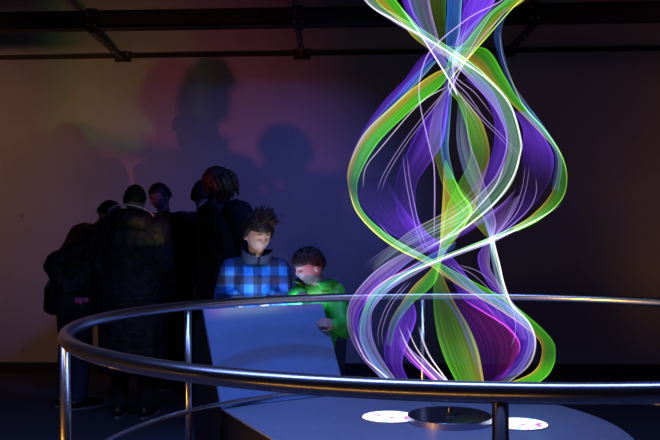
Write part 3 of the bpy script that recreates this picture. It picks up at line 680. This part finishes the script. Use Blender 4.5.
        if hair == 'long':
            for q in range(150):
                a = rnd.uniform(0, 2 * math.pi)
                if -math.sin(a) > .62: continue
                z0 = rnd.uniform(.4, .95); pts = []; zend = rnd.uniform(-1.2, -.5); fl = rnd.uniform(.02, .05)
                for q2 in range(7):
                    f = q2 / 6; zz = z0 + (zend - z0) * f; r2 = math.sqrt(max(.05, 1 - min(1, zz * zz))) if zz > 0 else 1.
                    d = Vector((r2 * math.cos(a), r2 * math.sin(a), max(-.3, zz))); p = head_point(d.normalized())
                    n_ = Vector((math.cos(a), math.sin(a), 0))
                    pts.append(HM @ (Vector((p.x, p.y, zz * .115)) + n_ * (fl * (.6 + .5 * math.sin(f * 3)) + rnd.uniform(-.003, .003))))
                tube(bm, pts, [.006, .009, .010, .010, .009, .006, .001], 5)
        obj('hair', bm, M[hair_mat], t, True)
    PEOPLE.append(t)
    return t, J, HM, coat, k
def ring_part(name, pts, r, mat, parent, closed=True):
    bm = bmesh.new(); tube(bm, cat(pts, 8, closed), r, 10, closed); return obj(name, bm, M[mat], parent, True)
def collar(J, k, mat, parent, name='collar', h=.075, r0=.078, r1=.070, flare=.0, n=40, gap=.22, front=.012):
    """stand-up collar, open at the front"""
    bm = bmesh.new(); c = J['neck'] + Vector((0, -.004, -.035 * k)); hd = (J['head'] - J['neck']); hd = hd / hd.z if hd.z > .02 else Vector((0, 0, 1))
    rows = []
    for q in range(5):
        f = q / 4; row = []
        for i in range(n):
            a = -math.pi / 2 + gap + (2 * math.pi - 2 * gap) * i / (n - 1)
            rr = (r0 + (r1 - r0) * f + flare * f * f) * k
            row.append(c + hd * (h * k * f) * .8 + Vector((math.cos(a) * rr * 1.08, math.sin(a) * rr, h * k * f * .2 - front * f * max(0, -math.sin(a)) ** 1.5)))
        rows.append(row)
    th = .011 * k
    def lay(off): return [[bm.verts.new(p + (Vector((p.x - c.x, p.y - c.y, 0)).normalized()) * off) for p in row] for row in rows]
    O, I = lay(th), lay(-th * .2)
    m = len(rows)
    for q in range(m - 1):
        for i in range(n - 1):
            bm.faces.new((O[q][i], O[q][i + 1], O[q + 1][i + 1], O[q + 1][i])); bm.faces.new((I[q][i], I[q + 1][i], I[q + 1][i + 1], I[q][i + 1]))
    for i in range(n - 1):
        bm.faces.new((O[-1][i], O[-1][i + 1], I[-1][i + 1], I[-1][i])); bm.faces.new((O[0][i + 1], O[0][i], I[0][i], I[0][i + 1]))
    for q in range(m - 1):
        bm.faces.new((O[q][0], O[q + 1][0], I[q + 1][0], I[q][0])); bm.faces.new((O[q + 1][-1], O[q][-1], I[q][-1], I[q + 1][-1]))
    return obj(name, bm, M[mat], parent, True)

# boy in blue plaid
b1 = (-.455, 5.03, 0)
t, J, HM, coat, k = person('boy with dark brushed-up hair in a blue plaid jacket looking down at the console', b1, R(14), 1.45, lean=.05, head_pitch=.34, head_yaw=R(14), head_fwd=.05, kid=True,
    joints=dict(shR=(-.605, 5.03, 1.118), shL=(-.315, 5.03, 1.118), elR=(-.655, 5.0, .93), wrR=(-.56, 4.84, .97), elL=(-.285, 5.00, .93), wrL=(-.34, 4.83, .97)), voxel=.0042, top='plaid', top_fat=1.12, legs='jeans', hair='boy', group='boys at the console',
    hands_up=dict(R=((.4, -.9, -.1), (0, .1, 1)), L=((-.4, -.9, -.1), (0, .1, 1))), folds=.005)
collar(J, k * 1.04, 'navy', coat, h=.105, r0=.088, r1=.090, flare=.006, gap=.07, front=.042)
ring_part('zip', [J['neck'] + Vector((0, -.095, -.06)) * k, J['chest'] + Vector((0, -.150, -.02)) * k, J['waist'] + Vector((0, -.142, 0)) * k], .004, 'navy', coat, False)
# boy in green
b2 = (-.03, 5.17, 0)
t, J, HM, coat, k = person('smaller boy in a bright green hooded jacket bending over the console edge', b2, R(-28), 1.29, lean=.22, head_pitch=.30, head_yaw=R(-30), kid=True,
    joints=dict(head=(-.127, 4.93, 1.146), neck=(-.062, 5.015, 1.035), chest=(-.04, 5.06, .93), shL=(.028, 5.01, .985), elL=(.078, 4.865, .775), wrL=(.034, 4.775, .812), shR=(-.165, 5.02, .985), elR=(-.215, 4.94, .955), wrR=(-.17, 4.87, .985)),
    voxel=.0042, top='green', top_fat=1.10, legs='jeans', hair='fringe', group='boys at the console', hands_up=dict(L=((-.95, -.22, .20), (-.1, -.9, .35)), R=((.2, -.9, -.05), (0, .1, 1))), folds=.008, curl=.42)
hd = collar(J, k * 1.1, 'green', coat, name='hood', h=.074, r0=.102, r1=.120, flare=.03, gap=.55)
collar(J, k * 1.02, 'navy', hd, name='hood_lining', h=.078, r0=.090, r1=.106, flare=.03, gap=.6)

G = 'adults gathered in the dark by the wall'
t, J, HM, coat, k = person('person in a black coat hunched forward, standing farthest left by the wall', (-2.02, 6.45, 0), R(140), 1.72, lean=.50, head_pitch=.5, top='coat', top_fat=1.42, top_len=.78, legs='jeans', hair='short', group=G, voxel=.008, folds=.012,
    joints=dict(elR=(-2.14, 6.40, 1.12), wrR=(-2.0, 6.26, .90)))
collar(J, k, 'coat', coat, h=.06)
t, J, HM, coat, k = person('person in a dark hooded coat with pale hood edge seen from behind', (-1.465, 6.10, 0), R(176), 1.72, lean=.06, head_pitch=.25, top='coat', top_fat=1.42, top_len=.36, hair='short', group=G, voxel=.008, folds=.010)
bm = bmesh.new()
for q in range(9):
    a = R(-10 + 200 * q / 8); ball(bm, J['neck'] + Vector((math.cos(a) * .105, .055 + math.sin(a) * .075, -.005 + .02 * math.sin(a))), (.075, .07, .085), 8)
hood = link('hood', fuse(bm, .010, 5, (.006, 14, 1)), M['coat'], coat)
ring_part('hood_edge', [J['neck'] + Vector((math.cos(R(a)) * .165, .05 + math.sin(R(a)) * .145, .045 + .075 * math.sin(R(a)))) for a in (-5, 20, 45, 70, 90, 110, 135, 160, 185)], .0048, 'hood_line', hood, False)
t, J, HM, coat, k = person('man with short hair and white collar bending his head, behind the hooded coat', (-1.475, 7.35, 0), R(-32), 1.815, lean=.08, head_pitch=.35, head_yaw=R(-12), top='black', top_fat=1.16, top_len=.42, hair='short', skin='skin2', group=G, voxel=.006)
collar(J, k * .92, 'white_cloth', coat, name='shirt_collar', h=.062, gap=.35)
t, J, HM, coat, k = person('person in a black beanie with a beaded collar seen from behind', (-1.075, 6.9, 0), R(184), 1.79, lean=.05, head_pitch=.2, top='black', top_fat=1.36, top_len=.4, hair='short', group=G, voxel=.008)
bm = bmesh.new()
def beanie(d):
    p = head_point(d); g = sstep(-.35, -.12, d.z + .25 * max(0, d.y) * 0 - .35 * max(0, -d.y))
    return HM @ (p + p.normalized() * (-.01 + g * (.034 + .004 * math.sin(40 * math.atan2(d.y, d.x)) * (1 if d.z < .1 else .3))) + Vector((0, .004, .012 * max(0, d.z))))
shell(bm, beanie, 80, 40); obj('beanie', bm, M['black'], t, True)
for q in range(14):
    a = R(8 + 164 * q / 13); p = J['neck'] + Vector((math.cos(a) * .125, .035 + math.sin(a) * .115, .015 + .035 * math.sin(a)))
    bm = bmesh.new(); ball(bm, p, .0075, 6); obj('bead', bm, M['bead'], coat, True)
t, J, HM, coat, k = person('tall person with shaggy brown hair and a speckled scarf, head bowed, behind the plaid jacket', (-.80, 6.42, 0), R(-48), 1.86, lean=.10, head_pitch=.45, head_yaw=R(-10), top='black', top_fat=1.36, top_len=.4, hair='long', hair_mat='hair_brown', skin='skin2', group=G, voxel=.007)
bm = bmesh.new()
for q in range(14):
    a = 2 * math.pi * q / 14; ball(bm, J['neck'] + Vector((math.cos(a) * .105, -.01 + math.sin(a) * .10, -.015 + .02 * math.sin(a * 3))), (.062, .062, .058), 8)
link('scarf', fuse(bm, .009, 3, (.012, 22, 1)), M['scarf'], t)
# shoulder bag with pink cloth, at the side of the person farthest left
bag = thing('shoulder_bag', 'small dark bag with pink cloth hanging beside the hunched person', 'bag', (-1.86, 5.98, .74))
bm = bmesh.new(); loft(bm, [((0, 0, 0), .10, .03), ((0, 0, .02), .125, .045), ((0, 0, .12), .12, .042), ((0, 0, .17), .10, .022)]); obj('bag_body', bm, M['black'], bag, True)
bm = bmesh.new()
for q in range(5): ball(bm, (.02 + .018 * q, -.035, .13 + .01 * math.sin(q * 2.2)), (.018, .014, .022), 7)
link('pink_cloth', fuse(bm, .005, 2), M['pink'], bag)
bm = bmesh.new(); tube(bm, cat([(-.09, 0, .15), (-.11, .03, .25), (-.07, .05, .36), (0, .06, .40)], 8), .008, 8); tube(bm, cat([(.09, 0, .15), (.08, .03, .25), (.05, .05, .36), (0, .06, .40)], 8), .008, 8); obj('strap', bm, M['black'], bag, True)

# ------------------------------------------------------------------ light
def light(kind, name, loc, energy, col, target=None, **kw):
    d = bpy.data.lights.new(name, kind); d.energy = energy; d.color = col
    for a, b in kw.items(): setattr(d, a, b)
    o = bpy.data.objects.new(name, d); COL.objects.link(o); o.location = loc
    if target is not None: o.rotation_euler = (Vector(target) - Vector(loc)).to_track_quat('-Z', 'Y').to_euler()
    return o
wall_pt = lambda px, py: at(px, py, 8.1)

def beam_mask(o, xa, xb, xr=9.):
    """added mask, no real shutters: cuts the beam low before the console and at its sides"""
    d = o.data; d.use_nodes = True; nt = d.node_tree; N = nt.nodes; L = nt.links
    em = next(n for n in N if n.type == 'EMISSION'); tc = N.new('ShaderNodeTexCoord'); sp = N.new('ShaderNodeSeparateXYZ'); L.new(tc.outputs['Normal'], sp.inputs[0])
    def mth(op, a, b):
        n = N.new('ShaderNodeMath'); n.operation = op
        for i, v in enumerate((a, b)):
            if isinstance(v, (int, float)): n.inputs[i].default_value = v
            else: L.new(v, n.inputs[i])
        return n.outputs[0]
    def ramp(v, a, b):
        n = N.new('ShaderNodeMapRange'); n.interpolation_type = 'SMOOTHSTEP'; n.inputs['From Min'].default_value = a; n.inputs['From Max'].default_value = b; L.new(v, n.inputs['Value']); return n.outputs[0]
    x = mth('DIVIDE', sp.outputs['X'], mth('ABSOLUTE', sp.outputs['Z'], 0)); y = mth('DIVIDE', sp.outputs['Y'], mth('ABSOLUTE', sp.outputs['Z'], 0))
    m = mth('MULTIPLY', ramp(y, -.07, -.045), ramp(x, xa, xb))
    m = mth('MULTIPLY', m, ramp(x, xr + .05, xr - .05))
    L.new(m, em.inputs['Strength'])
    return o
beam_mask(light('SPOT', 'red_stage_spot', (.054, 3.04, .56), 132, (1, .17, .24), wall_pt(130, 165), spot_size=R(54), spot_blend=.9, shadow_soft_size=.03), -.12, -.05)
beam_mask(light('SPOT', 'green_stage_spot', (.271, 3.04, .56), 78, (.32, 1, .02), wall_pt(80, 165), spot_size=R(44), spot_blend=1, shadow_soft_size=.03), -.07, -.01, .18)
light('SPOT', 'amber_wall_fill', (-4.6, 5.5, 2.95), 72, (1, .46, .26), wall_pt(0, 200), spot_size=R(80), spot_blend=1, shadow_soft_size=.1)  # added fill from outside the view, browns the left end of the wall
light('SPOT', 'blue_stage_spot', (1.6, 4.6, 3.6), 250, (.10, .17, 1), wall_pt(225, 285), spot_size=R(52), spot_blend=1, shadow_soft_size=.15)
light('SPOT', 'blue_overhead_spot', (-.15, 3.35, 4.2), 225, (.10, .26, 1), (-.15, 4.1, .6), spot_size=R(46), spot_blend=.6, shadow_soft_size=.10)
light('AREA', 'lavender_ceiling_strip', (-.4, 2.3, 4.4), 108, (.24, .36, 1), (-.4, 2.3, 0), shape='RECTANGLE', size=7.2, size_y=.7, spread=R(110))
light('SPOT', 'indigo_fill', (3.0, 4.6, 3.2), 9, (.20, .14, 1), wall_pt(560, 290), spot_size=R(75), spot_blend=1, shadow_soft_size=.2)  # added fill, spills blue onto the lower right wall
light('SPOT', 'dim_red_fill', (4.2, 4.8, 3.4), 6, (1, .22, .14), wall_pt(560, 130), spot_size=R(80), spot_blend=1, shadow_soft_size=.2)  # added fill, a faint red wash for the upper right wall
light('AREA', 'warm_floor_lamp', (-1.0, -.4, .10), 5.5, (1, .45, .06), (.2, 1.6, .98), shape='RECTANGLE', size=3.8, size_y=.08)
light('AREA', 'warm_side_lamp', (-2.2, 1.85, .50), 6.5, (1, .42, .04), (-.9, 2.75, .6), shape='RECTANGLE', size=.9, size_y=.7, spread=R(40))

w = bpy.data.worlds.new('World'); S.world = w; w.use_nodes = True
w.node_tree.nodes['Background'].inputs['Color'].default_value = (.004, .004, .010, 1); w.node_tree.nodes['Background'].inputs['Strength'].default_value = .5

# ------------------------------------------------------------------ camera
cd = bpy.data.cameras.new('Camera'); cam = bpy.data.objects.new('Camera', cd); COL.objects.link(cam)
cd.sensor_width = 36; cd.lens = F / 660 * 36; cd.shift_y = (HY - 220) / 660; cd.clip_start = .05
cam.location = (0, 0, CAMZ); cam.rotation_euler = (R(90), R(.2), 0)
S.camera = cam
S.view_settings.view_transform = 'Standard'; S.view_settings.look = 'None'; S.view_settings.gamma = 1; S.view_settings.exposure = 0; S.view_settings.use_curve_mapping = False
S.cycles.transparent_max_bounces = 64
S.cycles.max_bounces = 8
